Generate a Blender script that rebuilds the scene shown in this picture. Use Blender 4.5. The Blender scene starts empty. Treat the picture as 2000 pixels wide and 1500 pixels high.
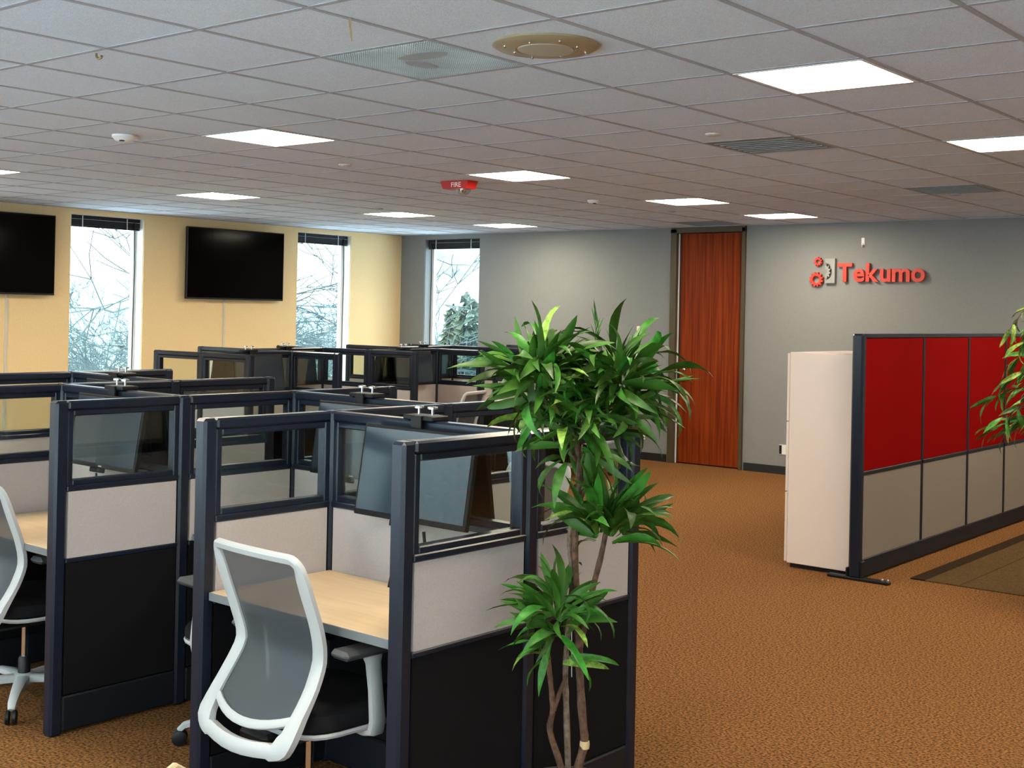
import bpy, math, random
from mathutils import Vector, Matrix
import bmesh

sc = bpy.context.scene
col = sc.collection
PI = math.pi
random.seed(7)

# ------------------------------------------------------------------ camera
CAM_H = 1.745
F_PX, YAW, PITCH, ROLL, CY = 2468.07, -0.6842, 0.0046, 0.0206, 596.73
def cam_axes():
    cy, sy, cp, sp, cr, sr = math.cos(YAW), math.sin(YAW), math.cos(PITCH), math.sin(PITCH), math.cos(ROLL), math.sin(ROLL)
    f = Vector((sy * cp, cy * cp, sp)); r = Vector((cy, -sy, 0)); u = r.cross(f)
    return cr * r + sr * u, -sr * r + cr * u, f
CR, CU, CF = cam_axes()
cd = bpy.data.cameras.new('camera'); cam = bpy.data.objects.new('camera', cd); col.objects.link(cam)
cd.sensor_width = 36.0; cd.lens = F_PX / 2000 * 36.0
cd.shift_y = -(750 - CY) / 2000
cd.clip_start = 0.05; cd.clip_end = 500
M = Matrix((CR, CU, -CF)).transposed().to_4x4(); M.translation = Vector((0, 0, CAM_H))
cam.matrix_world = M
sc.camera = cam
def pix(X):
    d = Vector(X) - Vector((0, 0, CAM_H)); w = d.dot(CF)
    if w < 0.05: return None
    return 1000 + F_PX * d.dot(CR) / w, CY - F_PX * d.dot(CU) / w, w

# ------------------------------------------------------------------ world, exposure
wd = bpy.data.worlds.new('world'); sc.world = wd; wd.use_nodes = True
nt = wd.node_tree; nt.nodes.clear()
wo = nt.nodes.new('ShaderNodeOutputWorld'); bg = nt.nodes.new('ShaderNodeBackground')
tc = nt.nodes.new('ShaderNodeTexCoord'); mp = nt.nodes.new('ShaderNodeMapping'); nz = nt.nodes.new('ShaderNodeTexNoise'); rp = nt.nodes.new('ShaderNodeValToRGB')
mp.inputs['Scale'].default_value = (1, 1, 3.5)
nz.inputs['Scale'].default_value = 3.2; nz.inputs['Detail'].default_value = 6
rp.color_ramp.elements[0].position = 0.42; rp.color_ramp.elements[0].color = (0.095, 0.140, 0.150, 1)
rp.color_ramp.elements[1].position = 0.66; rp.color_ramp.elements[1].color = (0.86, 0.96, 1.0, 1)
nt.links.new(tc.outputs['Generated'], mp.inputs['Vector']); nt.links.new(mp.outputs['Vector'], nz.inputs['Vector'])
nt.links.new(nz.outputs['Fac'], rp.inputs['Fac']); nt.links.new(rp.outputs['Color'], bg.inputs['Color'])
# standard overcast sky: the zenith three times as bright as the horizon
SKY_ZENITH = 22.0
sx_ = nt.nodes.new('ShaderNodeSeparateXYZ'); mx_ = nt.nodes.new('ShaderNodeMath'); mm_ = nt.nodes.new('ShaderNodeMath')
mx_.operation = 'MAXIMUM'; mx_.inputs[1].default_value = 0.0
mm_.operation = 'MULTIPLY_ADD'; mm_.inputs[1].default_value = SKY_ZENITH * 2 / 3; mm_.inputs[2].default_value = SKY_ZENITH / 3
nt.links.new(tc.outputs['Generated'], sx_.inputs['Vector']); nt.links.new(sx_.outputs['Z'], mx_.inputs[0]); nt.links.new(mx_.outputs['Value'], mm_.inputs[0]); nt.links.new(mm_.outputs['Value'], bg.inputs['Strength'])
nt.links.new(bg.outputs['Background'], wo.inputs['Surface'])
LAMP_STRENGTH = 38.0
LAMP_COLOR = (1.0, 0.87, 0.66)
sc.view_settings.view_transform = 'Standard'
sc.view_settings.look = 'None'
sc.view_settings.gamma = 1.0
sc.view_settings.use_curve_mapping = False
sc.view_settings.exposure = 0.42
sc.cycles.max_bounces = 10
sc.cycles.diffuse_bounces = 5
sc.cycles.glossy_bounces = 4
sc.cycles.transparent_max_bounces = 24
sc.cycles.sample_clamp_indirect = 6.0

# ------------------------------------------------------------------ materials
MATS = {}
def pm(name, base, rough=0.5, metal=0.0, var=0.0, vscale=30.0, bump=0.0, bscale=300.0, spec=0.5, coat=0.0, stretch=None, objvar=0.0, col2=None, emit=None):
    m = bpy.data.materials.new(name); m.use_nodes = True; MATS[name] = m
    t = m.node_tree; b = t.nodes['Principled BSDF']
    b.inputs['Base Color'].default_value = (*base, 1); b.inputs['Roughness'].default_value = rough
    b.inputs['Metallic'].default_value = metal; b.inputs['Specular IOR Level'].default_value = spec
    b.inputs['Coat Weight'].default_value = coat
    if emit: b.inputs['Emission Color'].default_value = (*emit[0], 1); b.inputs['Emission Strength'].default_value = emit[1]
    src = None
    if var or bump or col2:
        c = t.nodes.new('ShaderNodeTexCoord'); mpn = t.nodes.new('ShaderNodeMapping')
        if stretch: mpn.inputs['Scale'].default_value = stretch
        t.links.new(c.outputs['Object'], mpn.inputs['Vector'])
    if var or col2:
        n = t.nodes.new('ShaderNodeTexNoise'); n.inputs['Scale'].default_value = vscale; n.inputs['Detail'].default_value = 5
        t.links.new(mpn.outputs['Vector'], n.inputs['Vector'])
        r = t.nodes.new('ShaderNodeValToRGB')
        lo = col2 if col2 else tuple(x * (1 - var) for x in base); hi = base if col2 else tuple(min(1, x * (1 + var)) for x in base)
        r.color_ramp.elements[0].position = 0.36; r.color_ramp.elements[1].position = 0.64
        r.color_ramp.elements[0].color = (*lo, 1); r.color_ramp.elements[1].color = (*hi, 1)
        t.links.new(n.outputs['Fac'], r.inputs['Fac']); src = r.outputs['Color']
    if objvar:
        oi = t.nodes.new('ShaderNodeObjectInfo'); h = t.nodes.new('ShaderNodeHueSaturation')
        mr = t.nodes.new('ShaderNodeMapRange'); mr.inputs['To Min'].default_value = 1 - objvar; mr.inputs['To Max'].default_value = 1 + objvar
        mh = t.nodes.new('ShaderNodeMapRange'); mh.inputs['To Min'].default_value = 0.47; mh.inputs['To Max'].default_value = 0.515
        t.links.new(oi.outputs['Random'], mr.inputs['Value']); t.links.new(mr.outputs['Result'], h.inputs['Value'])
        t.links.new(oi.outputs['Random'], mh.inputs['Value']); t.links.new(mh.outputs['Result'], h.inputs['Hue'])
        if src: t.links.new(src, h.inputs['Color'])
        else: h.inputs['Color'].default_value = (*base, 1)
        src = h.outputs['Color']
    if src: t.links.new(src, b.inputs['Base Color'])
    if bump:
        n2 = t.nodes.new('ShaderNodeTexNoise'); n2.inputs['Scale'].default_value = bscale; n2.inputs['Detail'].default_value = 3
        bp = t.nodes.new('ShaderNodeBump'); bp.inputs['Strength'].default_value = bump; bp.inputs['Distance'].default_value = 0.004
        t.links.new(mpn.outputs['Vector'], n2.inputs['Vector']); t.links.new(n2.outputs['Fac'], bp.inputs['Height']); t.links.new(bp.outputs['Normal'], b.inputs['Normal'])
    return m
def glass(name, tint, ior=1.45, rough=0.0):
    m = bpy.data.materials.new(name); m.use_nodes = True; MATS[name] = m
    t = m.node_tree; t.nodes.clear(); o = t.nodes.new('ShaderNodeOutputMaterial'); mx = t.nodes.new('ShaderNodeMixShader')
    tr = t.nodes.new('ShaderNodeBsdfTransparent'); gl = t.nodes.new('ShaderNodeBsdfGlossy')
    lw = t.nodes.new('ShaderNodeLayerWeight'); pw = t.nodes.new('ShaderNodeMath'); ma = t.nodes.new('ShaderNodeMath')
    f0 = ((ior - 1) / (ior + 1)) ** 2
    lw.inputs['Blend'].default_value = 0.5; pw.operation = 'POWER'; pw.inputs[1].default_value = 5.0
    ma.operation = 'MULTIPLY_ADD'; ma.inputs[1].default_value = 1 - f0; ma.inputs[2].default_value = f0
    t.links.new(lw.outputs['Facing'], pw.inputs[0]); t.links.new(pw.outputs['Value'], ma.inputs[0])
    tr.inputs['Color'].default_value = (*tint, 1); gl.inputs['Roughness'].default_value = rough
    t.links.new(ma.outputs['Value'], mx.inputs['Fac']); t.links.new(tr.outputs['BSDF'], mx.inputs[1]); t.links.new(gl.outputs['BSDF'], mx.inputs[2])
    t.links.new(mx.outputs['Shader'], o.inputs['Surface'])
    return m
def see_through(name, base, alpha, rough=0.7):
    m = pm(name, base, rough)
    m.node_tree.nodes['Principled BSDF'].inputs['Alpha'].default_value = alpha
    return m

pm('beige_wall', (0.86, 0.64, 0.34), 0.85, var=0.03, vscale=60, bump=0.15, bscale=250)
pm('grey_wall', (0.205, 0.212, 0.216), 0.8, var=0.03, vscale=60, bump=0.15, bscale=250)
pm('white_wall', (0.6, 0.58, 0.55), 0.85)
pm('tile', (0.64, 0.72, 0.83), 0.95, var=0.10, vscale=170, bump=0.5, bscale=260)
pm('grid', (0.36, 0.38, 0.43), 0.6)
pm('lamp_frame', (0.7, 0.7, 0.7), 0.5)
pm('lamp', (0.9, 0.9, 0.88), 0.6, emit=(LAMP_COLOR, LAMP_STRENGTH))
pm('vent', (0.58, 0.66, 0.70), 0.55, col2=(0.45, 0.52, 0.55), vscale=4.0)
pm('vent_smudge', (0.36, 0.42, 0.45), 0.6)
pm('vent_dark', (0.20, 0.21, 0.21), 0.6)
pm('beige_metal', (0.38, 0.32, 0.20), 0.4, metal=0.3)
pm('grille', (0.42, 0.38, 0.30), 0.6)
pm('chrome', (0.8, 0.8, 0.82), 0.18, metal=1.0)
pm('steel', (0.5, 0.5, 0.52), 0.35, metal=1.0)
pm('white_plastic', (0.78, 0.78, 0.76), 0.35)
pm('white_frame', (0.80, 0.80, 0.78), 0.4)
pm('cream_plastic', (0.62, 0.58, 0.50), 0.5)
pm('black_plastic', (0.006, 0.006, 0.008), 0.45, spec=0.3)
pm('black_rubber', (0.006, 0.006, 0.006), 0.7)
pm('red_plastic', (0.42, 0.008, 0.006), 0.4)
pm('slate_frame', (0.0075, 0.0115, 0.023), 0.28, spec=0.35)
pm('slate_dark', (0.006, 0.008, 0.013), 0.5, spec=0.3)
pm('lower_panel', (0.0045, 0.0045, 0.006), 0.9, var=0.2, vscale=400, spec=0.15)
pm('fabric', (0.41, 0.375, 0.375), 0.95, var=0.07, vscale=350, bump=0.4, bscale=700)
pm('red_fabric', (0.19, 0.0010, 0.0010), 0.95, var=0.06, vscale=300, bump=0.2, bscale=600, spec=0.03)
pm('grey_fabric', (0.185, 0.155, 0.125), 0.95, var=0.06, vscale=300, bump=0.4, bscale=600)
pm('maple', (0.66, 0.49, 0.30), 0.38, col2=(0.60, 0.43, 0.25), vscale=3.0, stretch=(1, 14, 1))
pm('edge_grey', (0.13, 0.14, 0.15), 0.5)
pm('screen', (0.016, 0.026, 0.040), 0.20, spec=0.45)
pm('tv_screen', (0.002, 0.002, 0.002), 0.12, spec=0.06)
pm('monitor_shell', (0.004, 0.004, 0.005), 0.5, spec=0.2)
pm('chair_white', (0.40, 0.41, 0.42), 0.45, spec=0.35)
pm('chair_black', (0.007, 0.007, 0.009), 0.85, bump=0.2, bscale=500, spec=0.15)
pm('arm_pad', (0.040, 0.044, 0.050), 0.5)
see_through('chair_mesh', (0.040, 0.050, 0.060), 0.84, 0.6)
pm('cabinet', (0.70, 0.61, 0.57), 0.5)
pm('door_wood', (0.24, 0.038, 0.005), 0.45, spec=0.10, col2=(0.12, 0.015, 0.003), vscale=2.2, stretch=(14, 14, 0.4))
pm('door_frame', (0.060, 0.043, 0.018), 0.5)
pm('baseboard', (0.008, 0.009, 0.011), 0.5)
pm('logo_red', (0.56, 0.030, 0.010), 0.45)
pm('logo_grey', (0.27, 0.28, 0.27), 0.45, metal=0.3)
pm('carpet', (0.285, 0.130, 0.041), 1.0, spec=0.1, col2=(0.050, 0.023, 0.008), vscale=85, bump=0.8, bscale=240)
pm('mat', (0.075, 0.045, 0.016), 0.9, var=0.25, vscale=80, spec=0.1)
pm('mat_edge', (0.025, 0.013, 0.006), 0.9, spec=0.1)
pm('leaf', (0.030, 0.118, 0.012), 0.45, spec=0.3, var=0.25, vscale=7.0, objvar=0.6)
pm('leaf_pale', (0.12, 0.20, 0.03), 0.45, spec=0.3, var=0.5, vscale=9.0, objvar=0.5)
pm('bark', (0.13, 0.066, 0.036), 0.8, col2=(0.05, 0.024, 0.014), vscale=45, bump=0.8, bscale=120)
pm('bark_pale', (0.23, 0.17, 0.12), 0.8, col2=(0.11, 0.07, 0.045), vscale=45, bump=0.8, bscale=120)
pm('pot', (0.03, 0.025, 0.022), 0.5)
pm('soil', (0.03, 0.02, 0.012), 1.0, bump=1.0, bscale=60)
pm('wicker', (0.58, 0.50, 0.30), 0.6)
pm('wicker_dark', (0.16, 0.10, 0.05), 0.7)
pm('twig', (0.085, 0.11, 0.105), 0.9)
pm('twig_dark', (0.05, 0.07, 0.075), 0.9)
pm('evergreen', (0.055, 0.085, 0.06), 0.9)
pm('ground_out', (0.68, 0.72, 0.80), 1.0, var=0.3, vscale=0.4)
pm('hill_out', (0.30, 0.42, 0.48), 1.0)
pm('tape', (0.22, 0.14, 0.06), 0.6)
glass('cubicle_glass', (0.90, 0.93, 0.92), 1.5)
glass('window_glass', (0.93, 0.98, 0.98), 1.45)
glass('strobe_lens', (0.9, 0.93, 0.95), 1.7)

# ------------------------------------------------------------------ mesh helpers
class MB:
    def __init__(s): s.v = []; s.f = []
    def add(s, v, f):
        n = len(s.v); s.v += [tuple(x) for x in v]; s.f += [tuple(i + n for i in q) for q in f]; return s
    def box(s, x0, x1, y0, y1, z0, z1):
        v = [(x0, y0, z0), (x1, y0, z0), (x1, y1, z0), (x0, y1, z0), (x0, y0, z1), (x1, y0, z1), (x1, y1, z1), (x0, y1, z1)]
        return s.add(v, [(3, 2, 1, 0), (4, 5, 6, 7), (0, 1, 5, 4), (1, 2, 6, 5), (2, 3, 7, 6), (3, 0, 4, 7)])
    def cbox(s, x0, x1, y0, y1, z0, z1, c=0.004):
        b = bmesh.new(); bmesh.ops.create_cube(b, size=1)
        for w in b.verts: w.co = ((x0 + x1) / 2 + w.co.x * (x1 - x0), (y0 + y1) / 2 + w.co.y * (y1 - y0), (z0 + z1) / 2 + w.co.z * (z1 - z0))
        c = min(c, 0.45 * min(x1 - x0, y1 - y0, z1 - z0))
        bmesh.ops.bevel(b, geom=b.edges[:], offset=c, segments=1, affect='EDGES', profile=0.5)
        b.verts.index_update()
        s.add([w.co[:] for w in b.verts], [[w.index for w in f.verts] for f in b.faces]); b.free(); return s
    def tube(s, pts, rad, n=8, cap=True):
        pts = [Vector(p) for p in pts]
        if not hasattr(rad, '__len__'): rad = [rad] * len(pts)
        base = len(s.v); up = None
        for i, p in enumerate(pts):
            t = (pts[min(i + 1, len(pts) - 1)] - pts[max(i - 1, 0)])
            t = t.normalized() if t.length > 1e-9 else Vector((0, 0, 1))
            if up is None: up = t.orthogonal().normalized()
            up = (up - t * up.dot(t)); up = up.normalized() if up.length > 1e-6 else t.orthogonal().normalized()
            w = t.cross(up)
            for k in range(n):
                a = 2 * PI * k / n; s.v.append(tuple(p + (up * math.cos(a) + w * math.sin(a)) * rad[i]))
        for i in range(len(pts) - 1):
            for k in range(n):
                a = base + i * n + k; b = base + i * n + (k + 1) % n
                s.f.append((a, b, b + n, a + n))
        if cap:
            s.f.append(tuple(base + k for k in reversed(range(n)))); e = base + (len(pts) - 1) * n
            s.f.append(tuple(e + k for k in range(n)))
        return s
    def lathe(s, prof, n=24, c=(0, 0, 0), axis='z'):
        base = len(s.v)
        for r, h in prof:
            for k in range(n):
                a = 2 * PI * k / n; x, y = r * math.cos(a), r * math.sin(a)
                p = (x, y, h) if axis == 'z' else ((h, x, y) if axis == 'x' else (x, h, y))
                s.v.append((c[0] + p[0], c[1] + p[1], c[2] + p[2]))
        for i in range(len(prof) - 1):
            for k in range(n):
                a = base + i * n + k; b = base + i * n + (k + 1) % n; s.f.append((a, b, b + n, a + n))
        s.f.append(tuple(base + k for k in reversed(range(n)))); e = base + (len(prof) - 1) * n
        s.f.append(tuple(e + k for k in range(n))); return s
    def prism(s, outline, h0, h1, plane='xz'):
        n = len(outline); base = len(s.v)
        for h in (h0, h1):
            for a, b in outline: s.v.append((a, h, b) if plane == 'xz' else ((h, a, b) if plane == 'yz' else (a, b, h)))
        for k in range(n): s.f.append((base + k, base + (k + 1) % n, base + n + (k + 1) % n, base + n + k))
        s.f.append(tuple(base + k for k in reversed(range(n)))); s.f.append(tuple(base + n + k for k in range(n))); return s
    def sweep(s, path, wid, nrm, w, t, closed=True, m=8):
        """rounded-rectangle section of width w[i] along wid[i], thickness t[i] along nrm[i]"""
        base = len(s.v); N = len(path)
        for i in range(N):
            for k in range(m):
                a = 2 * PI * (k + 0.5) / m; ca, sa = math.cos(a), math.sin(a)
                x = math.copysign(abs(ca) ** 0.55, ca); y = math.copysign(abs(sa) ** 0.55, sa)
                s.v.append(tuple(path[i] + wid[i] * (x * w[i] / 2) + nrm[i] * (y * t[i] / 2)))
        for i in range(N if closed else N - 1):
            j = (i + 1) % N
            for k in range(m):
                s.f.append((base + i * m + k, base + i * m + (k + 1) % m, base + j * m + (k + 1) % m, base + j * m + k))
        if not closed:
            s.f.append(tuple(base + k for k in reversed(range(m)))); e = base + (N - 1) * m; s.f.append(tuple(e + k for k in range(m)))
        return s
    def mesh(s, name, mat, smooth=False, recalc=True):
        me = bpy.data.meshes.new(name); me.from_pydata(s.v, [], s.f)
        if recalc:
            b = bmesh.new(); b.from_mesh(me); bmesh.ops.recalc_face_normals(b, faces=b.faces[:]); b.to_mesh(me); b.free()
        if smooth:
            me.polygons.foreach_set('use_smooth', [True] * len(me.polygons))
            try: me.set_sharp_from_angle(angle=math.radians(40))
            except Exception: pass
        me.materials.append(MATS[mat]); me.update(); return me
    def build(s, name, mat, parent=None, smooth=False, loc=None, rot=None):
        return put(name, s.mesh(name, mat, smooth), parent, loc, rot)
def put(name, me, parent=None, loc=None, rot=None, scale=None):
    o = bpy.data.objects.new(name, me); col.objects.link(o)
    if parent: o.parent = parent
    if loc is not None: o.location = loc
    if rot is not None: o.rotation_euler = rot
    if scale is not None: o.scale = scale
    return o
def empty(name, loc, rz=0.0):
    o = bpy.data.objects.new(name, None); o.empty_display_size = 0.1; col.objects.link(o); o.location = loc; o.rotation_euler = (0, 0, rz); return o
def tag(o, label, cat, group=None):
    o['label'] = label; o['category'] = cat
    if group: o['group'] = group
    return o
def struct(o): o['kind'] = 'structure'; return o
def copy_tree(o, parent=None):
    kids = KIDS(o); c = o.copy(); col.objects.link(c); c.parent = parent
    for k in kids: copy_tree(k, c)
    return c
def KIDS(o): return [x for x in bpy.data.objects if x.parent == o]
CACHE = {}
def cached(key, fn):
    if key not in CACHE: CACHE[key] = fn()
    return CACHE[key]

# ------------------------------------------------------------------ room shell
CEIL = 2.776; XL = -12.45; YG = 12.78; XR = 5.0; YB = -1.3; WT = 0.2
T = 0.6096; GX, GY = -5.1418, 2.9147
struct(MB().box(XL - WT, XR + WT, YB - WT, YG + WT, -0.12, 0).build('floor', 'carpet'))
SILL, WTOP, SILL_F = 0.72, 2.715, 0.10
WIN_L = [(4.40, 5.33), (7.63, 8.557), (10.87, 11.81)]     # openings in the left wall (y ranges)
WIN_G = [(-12.0, -11.0)]                                  # openings in the grey wall (x ranges)
WIN_ADDED = [(-11.6, -9.4), (-8.9, -6.7), (-6.2, -4.0), (-3.5, -1.3), (-0.8, 1.4), (1.9, 4.1)]  # unseen openings behind the camera, added to let in cool daylight
def wall_x(name, x0, x1, ya, yb, ops, mat):
    m = MB(); y = ya
    for a, b in ops:
        m.box(x0, x1, y, a, 0, CEIL + 0.1); m.box(x0, x1, a, b, 0, SILL); m.box(x0, x1, a, b, WTOP, CEIL + 0.1); y = b
    m.box(x0, x1, y, yb, 0, CEIL + 0.1); return struct(m.build(name, mat))
def wall_y(name, y0, y1, xa, xb, ops, mat, full=(), SILL=SILL):
    m = MB(); x = xa
    for a, b in ops:
        m.box(x, a, y0, y1, 0, CEIL + 0.1)
        if (a, b) not in full: m.box(a, b, y0, y1, 0, SILL)
        m.box(a, b, y0, y1, WTOP if (a, b) not in full else CEIL, CEIL + 0.1); x = b
    m.box(x, xb, y0, y1, 0, CEIL + 0.1); return struct(m.build(name, mat))
DOOR = (-8.0, -7.01)
wall_x('wall_left', XL - WT, XL, YB, YG + WT, WIN_L, 'beige_wall')
wall_y('wall_back', YG, YG + WT, XL, XR + WT, WIN_G + [DOOR], 'grey_wall', full=(DOOR,))
wall_x('wall_right', XR, XR + WT, YB, YG, [], 'white_wall')
wall_y('wall_front', YB - WT, YB, XL - WT, XR + WT, WIN_ADDED, 'white_wall', (), SILL_F)  # unseen wall, set close in so its added windows reach the ceiling
# baseboards
struct(MB().box(-10.9, -8.02, YG - 0.012, YG, 0, 0.09).build('baseboard_back', 'baseboard'))
struct(MB().box(-6.99, XR, YG - 0.012, YG, 0, 0.09).build('baseboard_right', 'baseboard'))
struct(MB().box(XL, XL + 0.012, YB, YG, 0, 0.09).build('baseboard_left', 'baseboard'))

# windows: local x along the opening, y outwards
def window(n, loc, rz, w, blind_label, SILL=SILL):
    e = empty('window_%d' % n, loc, rz); struct(e)
    g = WT - 0.03; fw = 0.045
    fr = MB(); fr.cbox(0, fw, g - 0.03, g + 0.03, SILL, WTOP); fr.cbox(w - fw, w, g - 0.03, g + 0.03, SILL, WTOP)
    fr.cbox(fw, w - fw, g - 0.03, g + 0.03, SILL, SILL + fw); fr.cbox(fw, w - fw, g - 0.03, g + 0.03, WTOP - fw, WTOP)
    fr.build('window_frame', 'white_frame', e)
    rv = MB(); rv.box(0, 0.006, 0.012, g - 0.03, SILL + 0.02, WTOP); rv.box(w - 0.006, w, 0.012, g - 0.03, SILL + 0.02, WTOP); rv.box(0.006, w - 0.006, 0.012, g - 0.03, WTOP - 0.006, WTOP)
    rv.build('window_reveal', 'white_frame' if n != 3 else 'grey_wall', e)
    MB().box(fw, w - fw, g - 0.004, g + 0.004, SILL + fw, WTOP - fw).build('window_pane', 'window_glass', e)
    MB().cbox(0.006, w - 0.006, -0.02, g - 0.03, SILL, SILL + 0.02).build('window_sill', 'white_frame', e)
    if blind_label is None: return e
    b = empty('window_blind', loc, rz); tag(b, blind_label, 'blind', 'raised venetian blinds')
    MB().cbox(0.02, w - 0.02, 0.05, 0.10, WTOP - 0.045, WTOP - 0.006).build('head_rail', 'slate_dark', b)
    for k in range(7):
        z = WTOP - 0.050 - 0.009 * k
        MB().box(0.025, w - 0.025, 0.048, 0.102, z - 0.0088, z).build('slat', 'slate_dark', b)
    MB().cbox(0.022, w - 0.022, 0.05, 0.10, WTOP - 0.135, WTOP - 0.115).build('bottom_rail', 'black_plastic', b)
    lx = (0.16, w - 0.2)
    for x in lx: MB().box(x, x + 0.012, 0.044, 0.048, WTOP - 0.135, WTOP - 0.01).build('ladder_tape', 'steel', b)
    cx = w - 0.10 if n != 3 else 0.085
    MB().tube([(cx, 0.04, WTOP - 0.05), (cx + 0.012, 0.04, 2.2), (cx + 0.004, 0.04, 1.6), (cx, 0.04, 0.95)], 0.006, 6).build('cord', 'slate_dark', b)
    return e
# left wall: local +x -> world +y, local +y -> world -x
window(1, (XL, 7.63, 0), PI / 2, 8.557 - 7.63, 'raised dark blind on the beige-wall window between the two televisions')
window(2, (XL, 10.87, 0), PI / 2, 0.94, 'raised dark blind on the beige-wall window beside the grey corner')
window(3, (-12.0, YG, 0), 0, 1.0, 'raised dark blind on the only window in the grey wall')
window(4, (XL, 4.40, 0), PI / 2, 0.93, None)
for k, (a, b) in enumerate(WIN_ADDED): window(5 + k, (b, YB, 0), PI, b - a, None, SILL_F)  # added windows, out of view, lighting the near ceiling and cubicle fronts

# door
d = struct(empty('door_1', ((DOOR[0] + DOOR[1]) / 2, YG, 0)))
hw = (DOOR[1] - DOOR[0]) / 2
fr = MB(); fr.cbox(-hw, -hw + 0.085, -0.03, 0.16, 0, 2.755); fr.cbox(hw - 0.045, hw, -0.03, 0.16, 0, 2.755); fr.cbox(-hw, hw, -0.03, 0.16, 2.705, 2.770)
fr.build('door_frame', 'door_frame', d)
leaf_o = MB().cbox(-hw + 0.115, hw - 0.047, 0.03, 0.075, 0.012, 2.700, 0.002).build('door_leaf', 'door_wood', d)
MB().box(-hw + 0.088, -hw + 0.100, 0.012, 0.028, 0.0, 2.70).build('edge_strip', 'white_plastic', d)
MB().box(-hw + 0.085, -hw + 0.115, 0.03, 0.075, 0.0, 2.70).build('door_stop', 'baseboard', d)
MB().box(-hw, hw, 0.162, 0.20, 0, CEIL).build('door_light_block', 'baseboard', d)  # unseen panel added to stop daylight leaking around the leaf
hx = -hw + 0.115 + 0.07
h = MB(); h.lathe([(0.028, 0.0), (0.028, -0.010), (0.012, -0.012), (0.012, -0.05)], 16, (hx, 0.03, 0.985), 'y'); h.tube([(hx, -0.022, 0.985), (hx + 0.06, -0.024, 0.987), (hx + 0.115, -0.018, 0.984)], 0.010, 8)
h.build('handle', 'chrome', leaf_o, True)
MB().lathe([(0.024, 0.0), (0.024, -0.008), (0.014, -0.014)], 16, (hx - 0.005, 0.03, 1.105), 'y').build('lock_cylinder', 'chrome', leaf_o, True)
MB().box(-hw + 0.1, -hw + 0.118, 0.008, 0.03, 0.93, 1.13).build('strike_plate', 'baseboard', d)

# ------------------------------------------------------------------ ceiling
ceil = struct(MB().box(XL, XR, YB, YG, CEIL + 0.09, CEIL + 0.13).build('ceiling', 'tile'))
LIGHTS = {}
VIS_LABEL = {
 (4, 3): 'large square ceiling light panel nearest the round ceiling speaker',
 (4, 7): 'square ceiling light panel cut by the right edge of the picture',
 (-2, 3): 'square ceiling light panel above the front cubicles, left of the vent grille',
 (-2, 7): 'square ceiling light panel just beside the red strobe alarm',
 (-2, 11): 'square ceiling light panel in front of the wooden door',
 (-2, 14): 'square ceiling light panel washing the grey wall above the red lettering',
 (-8, 3): 'square ceiling light panel cut by the left edge of the picture',
 (-8, 7): 'square ceiling light panel in front of the television between two windows',
 (-8, 11): 'square ceiling light panel nearest the beige-wall window by the grey corner',
 (-8, 14): 'square ceiling light panel closest to the narrow grey-wall window'}
fm = MB()
for a in ((0.0, T - 0.024, 0.0, 0.018), (0.0, T - 0.024, T - 0.042, T - 0.024), (0.0, 0.018, 0.018, T - 0.042), (T - 0.042, T - 0.024, 0.018, T - 0.042)):
    fm.box(a[0], a[1], a[2], a[3], -0.002, 0.02)
frame_me = fm.mesh('light_frame', 'lamp_frame')
diff_me = MB().box(0.018, T - 0.042, 0.018, T - 0.042, 0.004, 0.012).mesh('diffuser', 'lamp')
CELLS_L = [(i, j) for i in (-8, -2, 4, 10) for j in (-9, -5, -1, 3, 7, 11, 14)]
for (i, j) in CELLS_L:
    x, y = GX + i * T + 0.012, GY + j * T + 0.012
    if x + T > XR or y < YB: continue
    e = empty('ceiling_light', (x, y, CEIL))
    if (i, j) in VIS_LABEL: tag(e, VIS_LABEL[(i, j)], 'light', 'recessed square ceiling lights')
    else: tag(e, 'square ceiling light panel over the part of the room outside the picture', 'light', 'recessed square ceiling lights')
    put('light_frame', frame_me, e); put('diffuser', diff_me, e); LIGHTS[(i, j)] = 1
VENTS = {(2, 1): ('vent', 'pale blue-grey perforated ceiling vent with a dark smudge'), (2, 6): ('vent_dark', 'plain grey ceiling vent halfway to the grey wall'),
         (2, 11): ('vent_dark', 'dim grey ceiling vent above the red partition'), (-4, 15): ('vent_dark', 'dark ceiling vent right above the wooden door')}
for (i, j), (mt, lb) in VENTS.items():
    x, y = GX + i * T + 0.012, GY + j * T + 0.012; L = T - 0.024
    e = empty('ceiling_vent', (x, y, CEIL)); tag(e, lb, 'vent', 'ceiling air vents')
    MB().box(0, L, 0, L, 0.002, 0.012).build('vent_face', mt, e)
    if (i, j) == (2, 1):
        g = MB()
        for k in range(1, 48):
            q = k * L / 48; g.box(q - 0.0015, q + 0.0015, 0.005, L - 0.005, -0.001, 0.002); g.box(0.005, L - 0.005, q - 0.0015, q + 0.0015, -0.0005, 0.002)
        o = g.build('perforated_sheet', 'vent', e); o['kind'] = 'stuff'
        s = MB()
        for cx, cy, rx, ry in ((0.37, 0.20, 0.13, 0.055), (0.24, 0.33, 0.05, 0.09)):
            s.add([(cx + rx * math.cos(a * PI / 12) * (1 + .06 * math.sin(5 * a)), cy + ry * math.sin(a * PI / 12), -0.0015) for a in range(24)], [tuple(range(24))])
        s.build('smudge', 'vent_smudge', e)
    else:
        for k in range(1, 8):
            q = k * L / 8; MB().box(0.03, L - 0.03, q - 0.006, q + 0.006, -0.003, 0.002).build('vent_blade', mt, e)
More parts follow.
